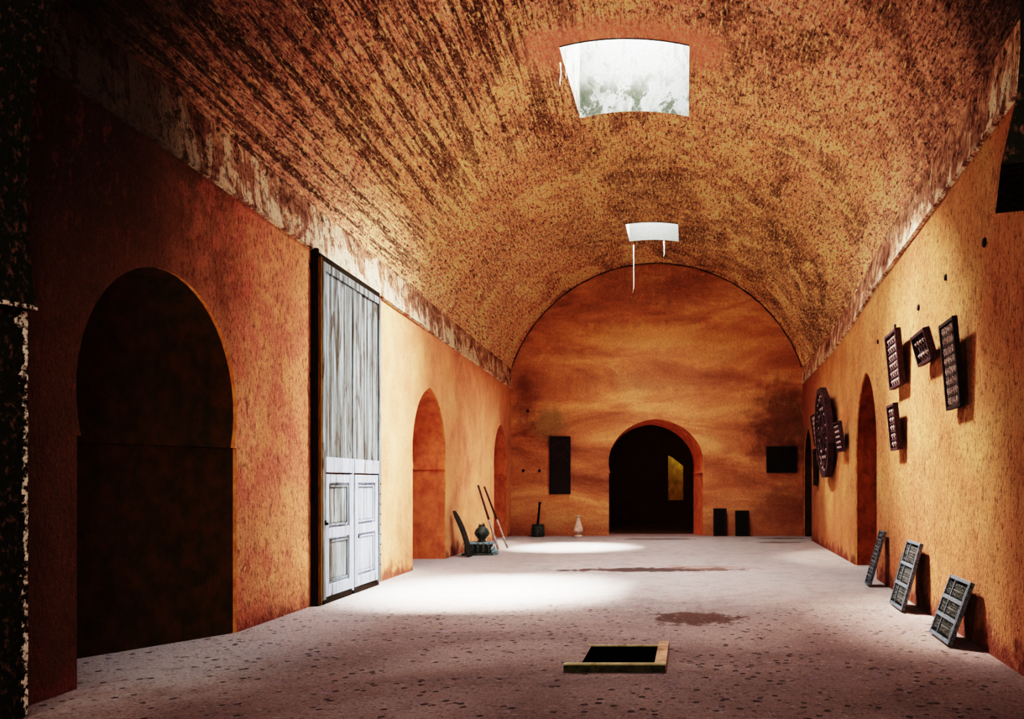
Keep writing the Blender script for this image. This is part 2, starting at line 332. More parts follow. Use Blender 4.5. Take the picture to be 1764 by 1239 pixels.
class MB:
    """collects verts and faces for ONE mesh"""
    def __init__(s): s.v = []; s.f = []; s.mi = []
    def quadv(s, pts, mi=0):
        k = len(s.v); s.v += [tuple(p) for p in pts]; s.f.append(tuple(range(k, k+len(pts)))); s.mi.append(mi)
    def poly(s, pts2, mapf, mi=0, flip=False):
        tris = tessellate_polygon([[Vector((p[0], p[1], 0)) for p in pts2]])
        k = len(s.v); s.v += [tuple(mapf(*p)) for p in pts2]
        for t in tris:
            t = tuple(k+i for i in t); s.f.append(t[::-1] if flip else t); s.mi.append(mi)
    def box(s, x0, x1, y0, y1, z0, z1, mi=0, M_=None):
        k = len(s.v)
        vs = [(x, y, z) for x in (x0, x1) for y in (y0, y1) for z in (z0, z1)]
        if M_ is not None: vs = [tuple(M_ @ Vector(v)) for v in vs]
        s.v += vs
        for q in ((0, 1, 3, 2), (4, 6, 7, 5), (0, 4, 5, 1), (2, 3, 7, 6), (0, 2, 6, 4), (1, 5, 7, 3)):
            s.f.append(tuple(k+i for i in q)); s.mi.append(mi)
    def lathe(s, prof, n=24, c=(0, 0, 0), axis='z', mi=0, lobes=0, lobe_amp=0):
        k = len(s.v)
        for (r, h) in prof:
            for i in range(n):
                a = 2*PI*i/n; rr = r*(1+lobe_amp*math.cos(lobes*a)) if lobes else r
                p = (rr*math.cos(a), rr*math.sin(a), h)
                if axis == 'y': p = (p[0], p[2], p[1])
                if axis == 'x': p = (p[2], p[0], p[1])
                s.v.append((c[0]+p[0], c[1]+p[1], c[2]+p[2]))
        for j in range(len(prof)-1):
            for i in range(n):
                a, b = k+j*n+i, k+j*n+(i+1) % n
                s.f.append((a, b, b+n, a+n)); s.mi.append(mi)
        s.f.append(tuple(k+i for i in range(n))[::-1]); s.mi.append(mi)
        s.f.append(tuple(k+(len(prof)-1)*n+i for i in range(n))); s.mi.append(mi)
    def tube(s, pts, radii, n=8, mi=0):
        k = len(s.v); pts = [Vector(p) for p in pts]
        for j, p in enumerate(pts):
            d = (pts[min(j+1, len(pts)-1)]-pts[max(j-1, 0)]).normalized()
            u = d.cross(Vector((.31, .2, .93))).normalized(); w = d.cross(u)
            r = radii[j] if isinstance(radii, (list, tuple)) else radii
            for i in range(n):
                a = 2*PI*i/n; s.v.append(tuple(p+u*(r*math.cos(a))+w*(r*math.sin(a))))
        for j in range(len(pts)-1):
            for i in range(n):
                a, b = k+j*n+i, k+j*n+(i+1) % n
                s.f.append((a, b, b+n, a+n)); s.mi.append(mi)
        s.f.append(tuple(k+i for i in range(n))[::-1]); s.mi.append(mi)
        s.f.append(tuple(k+(len(pts)-1)*n+i for i in range(n))); s.mi.append(mi)
    def build(s, name, mats, parent=None, smooth=False, bevel=0):
        me = bpy.data.meshes.new(name); me.from_pydata(s.v, [], s.f)
        if not isinstance(mats, (list, tuple)): mats = [mats]
        o = link(name, me, parent, mats)
        me.polygons.foreach_set('material_index', s.mi)
        if smooth: me.polygons.foreach_set('use_smooth', [True]*len(me.polygons))
        me.update()
        if bevel:
            b = o.modifiers.new('bevel', 'BEVEL'); b.width = bevel; b.segments = 2; b.limit_method = 'ANGLE'
        return o
def one(name, b, m, parent, bev=.005):
    mb = MB(); mb.box(*b); return mb.build(name, m, parent, bevel=bev)
def fixn(o):
    bm = bmesh.new(); bm.from_mesh(o.data); bmesh.ops.remove_doubles(bm, verts=bm.verts, dist=1e-4)
    bmesh.ops.recalc_face_normals(bm, faces=bm.faces); bm.to_mesh(o.data); bm.free(); return o

def lerp_tab(tab, y):
    if y <= tab[0][0]: return tab[0][1] + (y-tab[0][0])*(tab[1][1]-tab[0][1])/(tab[1][0]-tab[0][0])
    for (a, va), (b, vb) in zip(tab, tab[1:]):
        if y <= b: return va+(vb-va)*(y-a)/(b-a)
    return tab[-1][1]
XL = lambda y: -4.898-.0336*y
XR = lambda y: lerp_tab([(0, 2.609), (17, 3.52), (26.6, 3.76), (30, 3.85)], y)
ZL = lambda y: 5.15-.0115*y
ZR = lambda y: lerp_tab([(-4, 5.28), (14.5, 5.26), (17.2, 5.14), (20, 5.0), (30, 4.98)], y)
SL = lambda y: ZL(y)+.62
SR = lambda y: ZR(y)+.66-.012*max(0, y-12)
Y0 = -3.5

# ------------------------------------------------------------------ arches in walls
def arch_outline(y0, y1, spring, crown, tip=.05, point=0.0, n=28):
    """(s, z) points from the foot of jamb y0 over the arch to the foot of jamb y1; horseshoe with small impost tips"""
    c = (y0+y1)/2; hw = (y1-y0)/2; b = hw-tip
    R = hw+.01
    h0 = math.sqrt(max(R*R-b*b, 0))
    pts = [(y0, 0), (y0, spring)]
    # horseshoe circle, scaled in height so that its crown is at `crown`
    sc = (crown-spring)/(h0+R*(1+(point or 0)*.5))
    a0 = math.asin(min(1, h0/R))
    for i in range(n+1):
        a = PI+a0-(PI+2*a0)*i/n
        x = R*math.cos(a); z = h0+R*math.sin(a)
        if point and z > h0:      # gather the crown into a slight point
            u = abs(x)/R; z = h0+(z-h0)*(1-point*u*u*u*.35)/1.0 if u < .98 else z
            z += R*point*max(0, 1-u*2.2)**1.5*.5
        pts.append((c+x, spring+z*sc))
    pts += [(y1, spring), (y1, 0)]
    return pts

def side_wall(name, xf, zf, arches, mats, label, sign):
    mb = MB()
    f = lambda s, z: (xf(s), s, z)
    def fill(a, b):
        n = max(1, int((b-a)/1.5))
        for i in range(n):
            u, v = a+(b-a)*i/n, a+(b-a)*(i+1)/n
            mb.quadv([f(u, 0), f(v, 0), f(v, zf(v)), f(u, zf(u))])
    y = Y0
    for A in sorted(arches, key=lambda A: A['y0']):
        a, b = A['y0']-.12, min(A['y1']+.12, D)
        fill(y, a); y = b
        ol = arch_outline(A['y0'], A['y1'], A['spring'], A['crown'], A.get('tip', .05), A.get('point', 0))
        P = [(a, 0)]+ol+[(b, 0), (b, zf(b)), (a, zf(a))]
        # small rounded arris: the outline steps back a little before the reveal
        mb.poly(P, f)
        dx, dy = A['deep']
        dl = A.get('dy_left', dy)
        n = len(ol)
        def back(i, k):
            s, z = ol[i]; t = (s-A['y0'])/(A['y1']-A['y0'])
            ddy = dl+(dy-dl)*t
            return (xf(s)+dx*k, s+ddy*k, z)
        e = A.get('lip', .03)/math.hypot(dx, dy)
        for i in range(n-1):
            mb.quadv([back(i, 0), back(i+1, 0), back(i+1, e), back(i, e)], 2)
            mb.quadv([back(i, e), back(i+1, e), back(i+1, 1), back(i, 1)], A.get('mi', 1))
        mb.v += [back(i, 1) for i in range(n)]; k = len(mb.v)-n
        tris = tessellate_polygon([[Vector((p[0], p[1], 0)) for p in ol]])
        for t in tris: mb.f.append(tuple(k+i for i in t)); mb.mi.append(3)
    if y < D: fill(y, D)
    o = mb.build(name, mats)
    tag(o, label, 'wall', kind='structure')
    return o

left_arches = [
    dict(y0=6.82, y1=9.39, spring=2.13, crown=3.84, tip=.05, deep=(-.80, -1.42), dy_left=-.9, mi=3, point=.0, lip=.045),  # pale lip strip paints the lit rim of this arch's soffit
    dict(y0=16.06, y1=18.5, spring=2.03, crown=3.75, tip=.03, deep=(-1.7, 0), point=.10),
    dict(y0=23.9, y1=25.95, spring=2.0, crown=3.52, tip=.03, deep=(-1.7, 0), point=.08)]
right_arches = [
    dict(y0=14.6, y1=17.04, spring=2.05, crown=3.88, tip=.0, deep=(1.7, 0), point=.08),
    dict(y0=24.3, y1=26.3, spring=2.0, crown=3.45, tip=.03, deep=(1.7, 0), point=.15, mi=3)]
side_wall('wall_left', XL, ZL, left_arches, [M['left'], M['reveal'], M['edge'], M['shade_joint']],
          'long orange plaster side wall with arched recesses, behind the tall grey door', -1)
side_wall('wall_right', XR, ZR, right_arches, [M['right'], M['revealr'], M['edge'], M['shade_joint']],
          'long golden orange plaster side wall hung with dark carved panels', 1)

# end wall with a skewed arched passage
def end_wall():
    mb = MB()
    x0, x1 = XL(D)-.3, XR(D)+.3
    ol = arch_outline(-2.58, .49, 2.05, 3.82, .04, .05, 36)
    P = [(x0, 0)]+ol+[(x1, 0), (x1, 9.3), (x0, 9.3)]
    mb.poly(P, lambda s, z: (s, D, z))
    n = len(ol)
    def back(i, k):
        s, z = ol[i]; t = (s+2.58)/3.07
        return (s+(-.16-.14*t)*k, D+1.0*k, z if z < .01 else z-.12*k*(z > 2.1))
    for i in range(n-1):
        mb.quadv([back(i, 0), back(i+1, 0), back(i+1, .04), back(i, .04)], 2)
        mb.quadv([back(i, .04), back(i+1, .04), back(i+1, 1), back(i, 1)], 1)
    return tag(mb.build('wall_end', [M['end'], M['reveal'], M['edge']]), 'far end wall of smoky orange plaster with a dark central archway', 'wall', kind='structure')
end_wall()
# the dark room behind the archway, with a doorway lit from the side
def room_behind():
    mb = MB(); y0, y1 = D+1.0, 34.0; x0, x1, zt = -5.0, 4.0, 4.6
    mb.quadv([(x0, y0, 0), (x0, y1, 0), (x0, y1, zt), (x0, y0, zt)])
    mb.quadv([(x1, y0, 0), (x1, y1, 0), (x1, y1, zt), (x1, y0, zt)])
    mb.quadv([(x0, y0, zt), (x1, y0, zt), (x1, y1, zt), (x0, y1, zt)])
    mb.quadv([(x0, y0, 0), (x1, y0, 0), (x1, y1, 0), (x0, y1, 0)])
    k = y1/1400; a, b = (1151-1185)*k, (1177-1185)*k
    zb = H-30*k; zl = H+47*k; zr = H+29*k; zm = H+44*k; xm = (1158-1185)*k
    f = lambda s_, z: (s_, y1, z)
    for q in ([(x0, 0), (a, 0), (a, zt), (x0, zt)], [(b, 0), (x1, 0), (x1, zt), (b, zt)], [(a, 0), (b, 0), (b, zb), (a, zb)],
              [(a, zl), (xm, zm), (b, zr), (b, zt), (a, zt)]):
        mb.poly(q, f)
    # lit space beyond the doorway
    mb.quadv([(a-1, y1+1.2, 0), (b+1, y1+1.2, 0), (b+1, y1+1.2, 4), (a-1, y1+1.2, 4)], 1)
    mb.quadv([(a-1, y1, 0), (a-1, y1+1.2, 0), (a-1, y1+1.2, 4), (a-1, y1, 4)], 1)
    mb.quadv([(b+1, y1, 0), (b+1, y1+1.2, 0), (b+1, y1+1.2, 4), (b+1, y1, 4)], 1)
    mb.quadv([(a-1, y1, 0), (b+1, y1, 0), (b+1, y1+1.2, 0), (a-1, y1+1.2, 0)], 1)
    mb.quadv([(a-1, y1, 4), (b+1, y1, 4), (b+1, y1+1.2, 4), (a-1, y1+1.2, 4)], 1)
    # front closers around the archway
    mb.quadv([(x0, y0, 0), (-2.9, y0, 0), (-2.9, y0, zt), (x0, y0, zt)])
    mb.quadv([(.3, y0, 0), (x1, y0, 0), (x1, y0, zt), (.3, y0, zt)])
    mb.quadv([(-2.9, y0, 3.72), (.3, y0, 3.72), (.3, y0, zt), (-2.9, y0, zt)])
    tag(mb.build('wall_inner_room', [M['dark'], M['olive']]), 'dark inner room seen through the end archway with a dim yellow doorway', 'room', kind='structure')
room_behind()

# ------------------------------------------------------------------ vault with two light shafts
HOLES = [(-2.08, .02, 13.15, 15.7), (-1.72, -.27, 22.4, 24.0)]
def arc(y):
    a = Vector((XL(y), SL(y))); b = Vector((XR(y), SR(y)))
    cx = (a.x+b.x)/2; hw = (b.x-a.x)/2; zs = (a.y+b.y)/2; sag = 8.93-zs
    R = (hw*hw+sag*sag)/(2*sag); cz = 8.93-R
    return a, b, cx, cz, R
def vault_z(x, y):
    a, b, cx, cz, R = arc(y)
    tt = (x-a.x)/(b.x-a.x); zs = a.y+(b.y-a.y)*tt; zm = (a.y+b.y)/2
    return cz+math.sqrt(max(R*R-(x-cx)**2, .0))+(zs-zm)*abs(2*tt-1)
def vault():
    import numpy as np
    ys = set(round(Y0+i*.12, 4) for i in range(int((D-Y0)/.12)+1)); ys.add(D)
    for h in HOLES: ys |= {h[2], h[3]}
    ys = sorted(ys)
    ys = [y for i, y in enumerate(ys) if i == 0 or y-ys[i-1] > .015 or y in (HOLES[0][2], HOLES[0][3], HOLES[1][2], HOLES[1][3])]
    # columns: fixed fractions of angle; near a hole the columns are snapped onto its edges
    N = 120
    def cols(y):
        a, b, cx, cz, R = arc(y)
        t0 = math.asin((cx-a.x)/R)
        xs = [cx-R*math.sin(t0*(1-2*i/N)) for i in range(N+1)]
        xs[0] = a.x; xs[-1] = b.x
        return xs
    # snapping index chosen at the hole's middle
    snap = []
    for h in HOLES:
        xs = cols((h[2]+h[3])/2)
        i0 = min(range(N+1), key=lambda i: abs(xs[i]-h[0])); i1 = min(range(N+1), key=lambda i: abs(xs[i]-h[1]))
        snap.append((i0, i1))
    verts, faces, uvs = [], [], []
    for y in ys:
        xs = cols(y)
        for h, (i0, i1) in zip(HOLES, snap):
            d = max(0, h[2]-y, y-h[3])
            if d < 1.0:
                w = 1-d
                for i, tx in ((i0, h[0]), (i1, h[1])):
                    dx = (tx-xs[i])*w
                    for j in range(max(1, i-6), min(N, i+7)): xs[j] += dx*(1-abs(j-i)/7)
        u = 0; prev = None
        a, b, cx, cz, R = arc(y)
        for i, x in enumerate(xs):
            z = vault_z(x, y)
            p = Vector((x, y, z))
            if prev is not None: u += (p-prev).length
            prev = p.copy()
            edge = min(i, N-i)/6; edge = min(1, edge)
            inh = any(h[2]-.05 < y < h[3]+.05 and h[0]-.05 < x < h[1]+.05 for h in HOLES)
            if not inh and y < D-.05:
                q = Vector((x*.8, y*.35, z*.8))
                k = noise.noise(q)*.05+noise.noise(Vector((u*3.2, y*.5, 0)))*.025+noise.noise(Vector((u*7, y*1.4, 4)))*.012
                n = Vector((x-cx, 0, z-cz)).normalized()
                p -= n*(k*edge)
            verts.append(tuple(p)); uvs.append((u, y))
    W = N+1
    for r in range(len(ys)-1):
        ym = (ys[r]+ys[r+1])/2
        for i in range(N):
            if any(h[2] < ym < h[3] and s[0] <= i < s[1] for h, s in zip(HOLES, snap)): continue
            faces.append((r*W+i, r*W+i+1, (r+1)*W+i+1, (r+1)*W+i))
    me = bpy.data.meshes.new('ceiling'); me.from_pydata(verts, [], faces)
    uv = me.uv_layers.new(name='UVMap')
    li = np.empty(len(me.loops), dtype=np.int32); me.loops.foreach_get('vertex_index', li)
    uv.data.foreach_set('uv', np.array(uvs, dtype=np.float32)[li].ravel())
    me.polygons.foreach_set('use_smooth', [True]*len(me.polygons))
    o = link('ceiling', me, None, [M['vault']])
    tag(o, 'rough ochre and rust barrel vault scored with lengthwise reed marks', 'vault', kind='structure')
    # shafts
    for k, h in enumerate(HOLES):
        mb = MB(); ztop = 10.35; nn = 16
        xs = [h[0]+(h[1]-h[0])*i/nn for i in range(nn+1)]
        yy = [h[2]+(h[3]-h[2])*i/nn for i in range(nn+1)]
        # follow the vault's own edge columns
        for yv in (h[2], h[3]):
            for a_, b_ in zip(xs, xs[1:]):
                mb.quadv([(a_, yv, vault_z(a_, yv)-.02), (b_, yv, vault_z(b_, yv)-.02), (b_, yv, ztop), (a_, yv, ztop)])
        for xv in (h[0], h[1]):
            for a_, b_ in zip(yy, yy[1:]):
                mb.quadv([(xv, a_, vault_z(xv, a_)-.02), (xv, b_, vault_z(xv, b_)-.02), (xv, b_, ztop), (xv, a_, ztop)])
        # outside roof slab so the sun enters only through the shaft
        o = mb.build('window_%d' % (k+1), [M['shaft'] if k == 0 else M['shaft2']])
        tag(o, ['large square skylight shaft with moss stained whitewashed sides', 'small bright skylight shaft nearest the far end wall'][k], 'skylight', kind='structure')
vault()

# plaster band under the vault, with its projecting lip
def band(name, xf, zf, sf, sgn, label):
    mb = MB(); ys = [Y0+i*.25 for i in range(int((D-Y0)/.25)+1)]+[D]
    for a, b in zip(ys, ys[1:]):
        def P(y, off, z): return (xf(y)+sgn*off, y, z)
        w = lambda y: noise.noise(Vector((y*2.1, sgn*3, 0)))*.025
        mb.quadv([P(a, 0, zf(a)-.03+w(a)), P(b, 0, zf(b)-.03+w(b)), P(b, .05, zf(b)-.01+w(b)), P(a, .05, zf(a)-.01+w(a))], 1)
        mb.quadv([P(a, .05, zf(a)-.01+w(a)), P(b, .05, zf(b)-.01+w(b)), P(b, .04, zf(b)+.05+w(b)), P(a, .04, zf(a)+.05+w(a))], 1)
        mb.quadv([P(a, .04, zf(a)+.05+w(a)), P(b, .04, zf(b)+.05+w(b)), P(b, .0, sf(b)), P(a, .0, sf(a))], 0)
    tag(mb.build(name, [M['band'], M['band']], smooth=False), label, 'plaster band', kind='structure')
band('trim_1', XL, ZL, SL, 1, 'broken pale plaster band along the vault foot above the grey door')
band('trim_2', XR, ZR, SR, -1, 'broken pale plaster band along the vault foot above the hung carvings')

# dark crack where the vault meets the end wall
def crack():
    mb = MB(); y = D-.02; a, b, cx, cz, R = arc(D); prev = None
    N = 90
    for i in range(N+1):
        x = a.x+.03+(b.x-a.x-.06)*i/N if False else cx-R*math.sin(math.asin((cx-a.x)/R)*(1-2*i/N))*.996
        x = min(max(x, a.x+.01), b.x-.01); z = vault_z(x, D)
        n = Vector((x-cx, z-cz)).normalized(); w = .018+.014*noise.noise(Vector((i*.45, 2, 0)))
        p0 = Vector((x, y, z))-Vector((n.x, 0, n.y))*(w*2); p1 = Vector((x, y, z))+Vector((n.x, 0, n.y))*.03
        if prev: mb.quadv([prev[0], p0, p1, prev[1]])
        prev = (p0, p1)
    tag(mb.build('trim_3', [M['shade_joint']]), 'thin dark joint where the vault meets the end wall', 'joint', kind='structure')
crack()

# ------------------------------------------------------------------ floor with the pit
HX0, HX1, HY0, HY1 = -1.02, -.31, 7.48, 8.60
def floor():
    mb = MB(); x0, x1, y0, y1 = -7.5, 6.0, Y0, D+1.2
    xs = [x0, HX0, HX1, x1]; ys = [y0, HY0, HY1, y1]
    for i in range(3):
        for j in range(3):
            if i == 1 and j == 1: continue
            mb.quadv([(xs[i], ys[j], 0), (xs[i+1], ys[j], 0), (xs[i+1], ys[j+1], 0), (xs[i], ys[j+1], 0)])
    # pit sides and bottom
    for (a, b) in (((HX0, HY0), (HX1, HY0)), ((HX1, HY0), (HX1, HY1)), ((HX1, HY1), (HX0, HY1)), ((HX0, HY1), (HX0, HY0))):
        mb.quadv([(a[0], a[1], 0), (b[0], b[1], 0), (b[0], b[1], -2.2), (a[0], a[1], -2.2)], 1)
    mb.quadv([(HX0, HY0, -2.2), (HX1, HY0, -2.2), (HX1, HY1, -2.2), (HX0, HY1, -2.2)], 1)
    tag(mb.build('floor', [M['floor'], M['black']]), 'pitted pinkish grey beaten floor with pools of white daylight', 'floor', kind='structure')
floor()
def hatch():
    r = empty('pit_kerb', 'low stone kerb around a square black hatch hole in the floor', 'hatch', mat=Matrix.Translation((-.68, 7.95, 0)))
    def bx(name, x0, x1, y0, y1, z1, m, lab=None):
        mb = MB(); mb.box(x0+.68, x1+.68, y0-7.95, y1-7.95, -.01, z1); o = mb.build(name, m, r, bevel=.006)
        if lab: o['label'] = lab
    bx('front_kerb', -1.14, -.20, 7.43, 7.48, .078, M['stone'])
    mb = MB(); mb.box(-1.135+.68, -.205+.68, 7.412-7.95, 7.43-7.95, -.01, .062)
    o = mb.build('kerb_face', M['darkstone'], r); o['label'] = 'dark front face of the kerb'
    bx('back_kerb', -1.06, -.20, 8.60, 8.63, .012, M['stone'])
    # right border made of square tiles
    mb = MB(); n = 6
    for i in range(n):
        a = 7.48+1.15*i/n; mb.box(-.31+.68, -.20+.68, a-7.95+.004, a+1.15/n-7.95+.001, -.01, .066-.003*i)
    o = mb.build('tile_border', M['brick'], r, bevel=.005); o['label'] = 'pale brick tiles along one side'
hatch()

# ------------------------------------------------------------------ near transverse wall with horseshoe arch
def near_wall():
    mb = MB()
    P0 = Vector((-4.76, 5.95, 0)); P1 = Vector((1.45, 3.83, 0)); d = (P1-P0); L = d.length; d.normalize()
    n = Vector((-d.y, d.x, 0)); n = -n if n.y > 0 else n   # towards the viewer
    sp = 3.0; R = L/2+.11; h0 = math.sqrt(R*R-(L/2)**2); c = L/2
    ol = [(-.115, 0), (-.115, sp)]
    a0 = math.asin(h0/R)
    for i in range(49):
        a = PI+a0-(PI+2*a0)*i/48
        ol.append((c+R*math.cos(a), sp+h0+R*math.sin(a)))
    ol += [(L+.2, sp), (L+.2, 0)]
    f = lambda u, z: P0+d*u+Vector((0, 0, z))
    th = .62
    P = [(-1.0, 0)]+ol+[(L+2.2, 0), (L+2.2, 9.4), (-1.0, 9.4)]
    mb.poly(P, f); mb.poly(P, lambda u, z: f(u, z)+n*th)
    for i in range(len(ol)-1):
        a, b = ol[i], ol[i+1]
        mb.quadv([f(*a), f(*b), f(*b)+n*th, f(*a)+n*th])
    # flaking arris on the pier, light on its edge painted as pale colour
    random.seed(3); z = 0
    while z < sp-.02:
        h = random.uniform(.012, .05); w = .012+.10*abs(noise.noise(Vector((0, 0, z*5))))+.03*random.random()*(.3+.7*(1-z/sp))
        z2 = min(z+h, sp-.01)
        q = random.uniform(0, .012)
        a = f(-.115, z); b = f(-.115, z2)
        mb.quadv([a+d*(.004+q), a+d*.003+n*w, b+d*.003+n*w*random.uniform(.5, 1), b+d*(.004+q)], 1)
        mb.quadv([a-d*.01, a+d*(.004+q), b+d*(.004+q), b-d*.01], 1)
        z = z2
    a = f(0, sp+.004); b = f(0, sp+.004)+n*th
    mb.quadv([a+Vector((0, 0, .02)), a-Vector((0, 0, .012)), b-Vector((0, 0, .012)), b+Vector((0, 0, .02))], 1)
    o = mb.build('wall_near', [M['pier'], M['pieredge']])
    tag(o, 'dark foreground transverse wall framing the view with flaking arch edge', 'wall', kind='structure')
near_wall()
# back of the viewer's own bay
mb = MB(); mb.quadv([(-7, Y0, 0), (6, Y0, 0), (6, Y0, 9.3), (-7, Y0, 9.3)])
tag(mb.build('wall_back', [M['right']]), 'plaster wall behind the viewer', 'wall', kind='structure')

# ------------------------------------------------------------------ the tall door
def tall_door():
    y0, y1 = 11.42, 13.80
    ang = math.atan2(-.0336, 1)
    # local frame: x along the wall (away from viewer), y out of the wall into the hall, z up
    ax = Vector((-.0336, 1, 0)).normalized(); ay = Vector((1, .0336, 0)).normalized()
    ay = Vector((ax.y, -ax.x, 0))
    Mx = Matrix(((ax.x, ay.x, 0, XL(y0)), (ax.y, ay.y, 0, y0), (0, 0, 1, 0), (0, 0, 0, 1)))
    r = empty('door_1', 'tall weathered grey wooden double door with flaking white lower panels', 'door', kind='structure', mat=Mx)
    W = y1-y0
    def B(name, boxes, m, parent=r, bev=.006, lab=None):
        for b in boxes:
            o = one(name, b, m, parent, bev)
            if lab: o['label'] = lab
        return o
    zt = 4.86
    B('door_post', [(-.05, .0, -.02, .10, 0, 5.02)], M['blackwood'], lab='black tarred post on the near side')
    B('hinge_pin', [(-.085, -.03, .0, .05, 4.72, 4.80), (-.085, -.03, .0, .05, 3.2, 3.27)], M['iron'])
    B('door_jamb', [(-.045, .0, .10, .145, 0.02, 4.9)], M['ochrewood'], lab='ochre wood strip beside the door')
    B('lintel', [(-.02, W+.03, 0.0, .12, zt+.0, zt+.10)], M['blackwood'], lab='black lintel under the plaster band')
    # top planks: thin uneven boards; far top slightly lower as in the sloping head
    mb = MB(); random.seed(5); n = 9; x = .11
    step = (W-.22)/n
    for i in range(n):
        t = .10+.012*random.random()
        mb.box(x+.004, x+step-.004, .02, t+.02, 2.08, zt-.03); x += step
    o = mb.build('plank_panel', M['doorgrey'], r, bevel=.004); o['label'] = 'grey streaked vertical planks of the upper half'
    B('outer_frame', [(.0, .11, .02, .155, .07, zt), (W-.10, W, .02, .155, .06, zt), (.11, W-.10, .02, .15, zt-.12, zt)], M['doorgrey'])
    B('meeting_stile', [(W*.5-.05, W*.5+.05, .03, .145, 2.08, zt-.12)], M['doorgrey'])
    B('middle_rail', [(.11, W*.5-.02, .02, .155, 1.88, 2.10), (W*.5+.02, W-.10, .02, .15, 1.88, 2.10)], M['doorwhite'])
    def leaf(x0, x1, flip):
        z0, z1 = .10, 1.86
        B_leaf = B('door_leaf', [(x0, x1, .02, .10, z0, z1)], M['doorwhite'], lab='flaking white panelled lower leaf')
        w = x1-x0
        st = .13*1.0
        fr = [(x0, x0+st, .10, .14, z0, z1), (x1-st, x1, .10, .14, z0, z1), (x0+st, x1-st, .10, .135, z0, z0+.17),
              (x0+st, x1-st, .10, .135, z1-.13, z1), (x0+st, x1-st, .10, .135, .93, 1.08)]
        B('leaf_frame', fr, M['doorwhite'], B_leaf)
        for (a, b) in ((z0+.17, .93), (1.08, z1-.13)):
            m = .035
            B('panel_moulding', [(x0+st+m, x0+st+m+.025, .10, .128, a+m, b-m), (x1-st-m-.025, x1-st-m, .10, .128, a+m, b-m),
                                 (x0+st+m, x1-st-m, .10, .128, a+m, a+m+.025), (x0+st+m, x1-st-m, .10, .128, b-m-.025, b-m)], M['doorwhite'] if flip else M['doorgrey'], B_leaf, .003)
            B('panel', [(x0+st+.07, x1-st-.07, .10, .112, a+.07, b-.07)], M['doorwhite'] if flip else M['doorgrey'], B_leaf, .003)
        return B_leaf
    a = leaf(.12, W*.5-.045, False); b = leaf(W*.5+.045, W-.11, True)
    B('centre_post', [(W*.5-.035, W*.5+.035, .02, .13, .06, 1.88)], M['doorwhite'])
    for q in ((.11, W*.5-.03, .03, .12, .002, .098), (W*.5+.03, W-.02, .03, .12, .002, .09)): one('gap_shade_strip', q, M['blackwood'], r, 0)  # black strips stand in for the shade under the leaves
    # nail studs down the far edge, lock plate
    mb = MB()
    for i in range(9): mb.lathe([(.011, 0), (.009, .012), (0.001, .016)], 8, (W-.05, .155, .35+i*.17), 'y')
    mb.build('stud_row', M['iron'], r)['label'] = 'row of small nail heads'
    mb = MB(); mb.box(.055, .085, .155, .168, 1.13, 1.20); mb.lathe([(.02, 0), (.02, .03)], 10, (.07, .165, 1.15), 'y')
    mb.build('lock_plate', M['iron'], r)
    mb = MB(); mb.lathe([(.022, 0), (.02, .03), (.005, .04)], 10, (W*.5+.2, .11, .88), 'y')
    mb.build('knob', M['iron'], b)
tall_door()

# ------------------------------------------------------------------ carved panels
def frame_from(origin, ux, up):
    """matrix: local x = ux (width), local z = up, local y = towards the hall"""
    ux = Vector(ux).normalized(); up = Vector(up); up = (up-ux*up.dot(ux)).normalized()
    ny = up.cross(ux)
    return Matrix(((ux.x, ny.x, up.x, origin[0]), (ux.y, ny.y, up.y, origin[1]), (ux.z, ny.z, up.z, origin[2]), (0, 0, 0, 1)))

def spindle(mb, x, z0, z1, y, r):
    """a turned spindle between two rails, standing along z"""
    h = z1-z0
    pr = [(r*.5, 0), (r*.5, .12*h), (r*1.0, .2*h), (r*.55, .3*h), (r*1.15, .5*h), (r*.55, .7*h), (r*1.0, .8*h), (r*.5, .88*h), (r*.5, h)]
    mb.lathe(pr, 6, (x, y, z0))

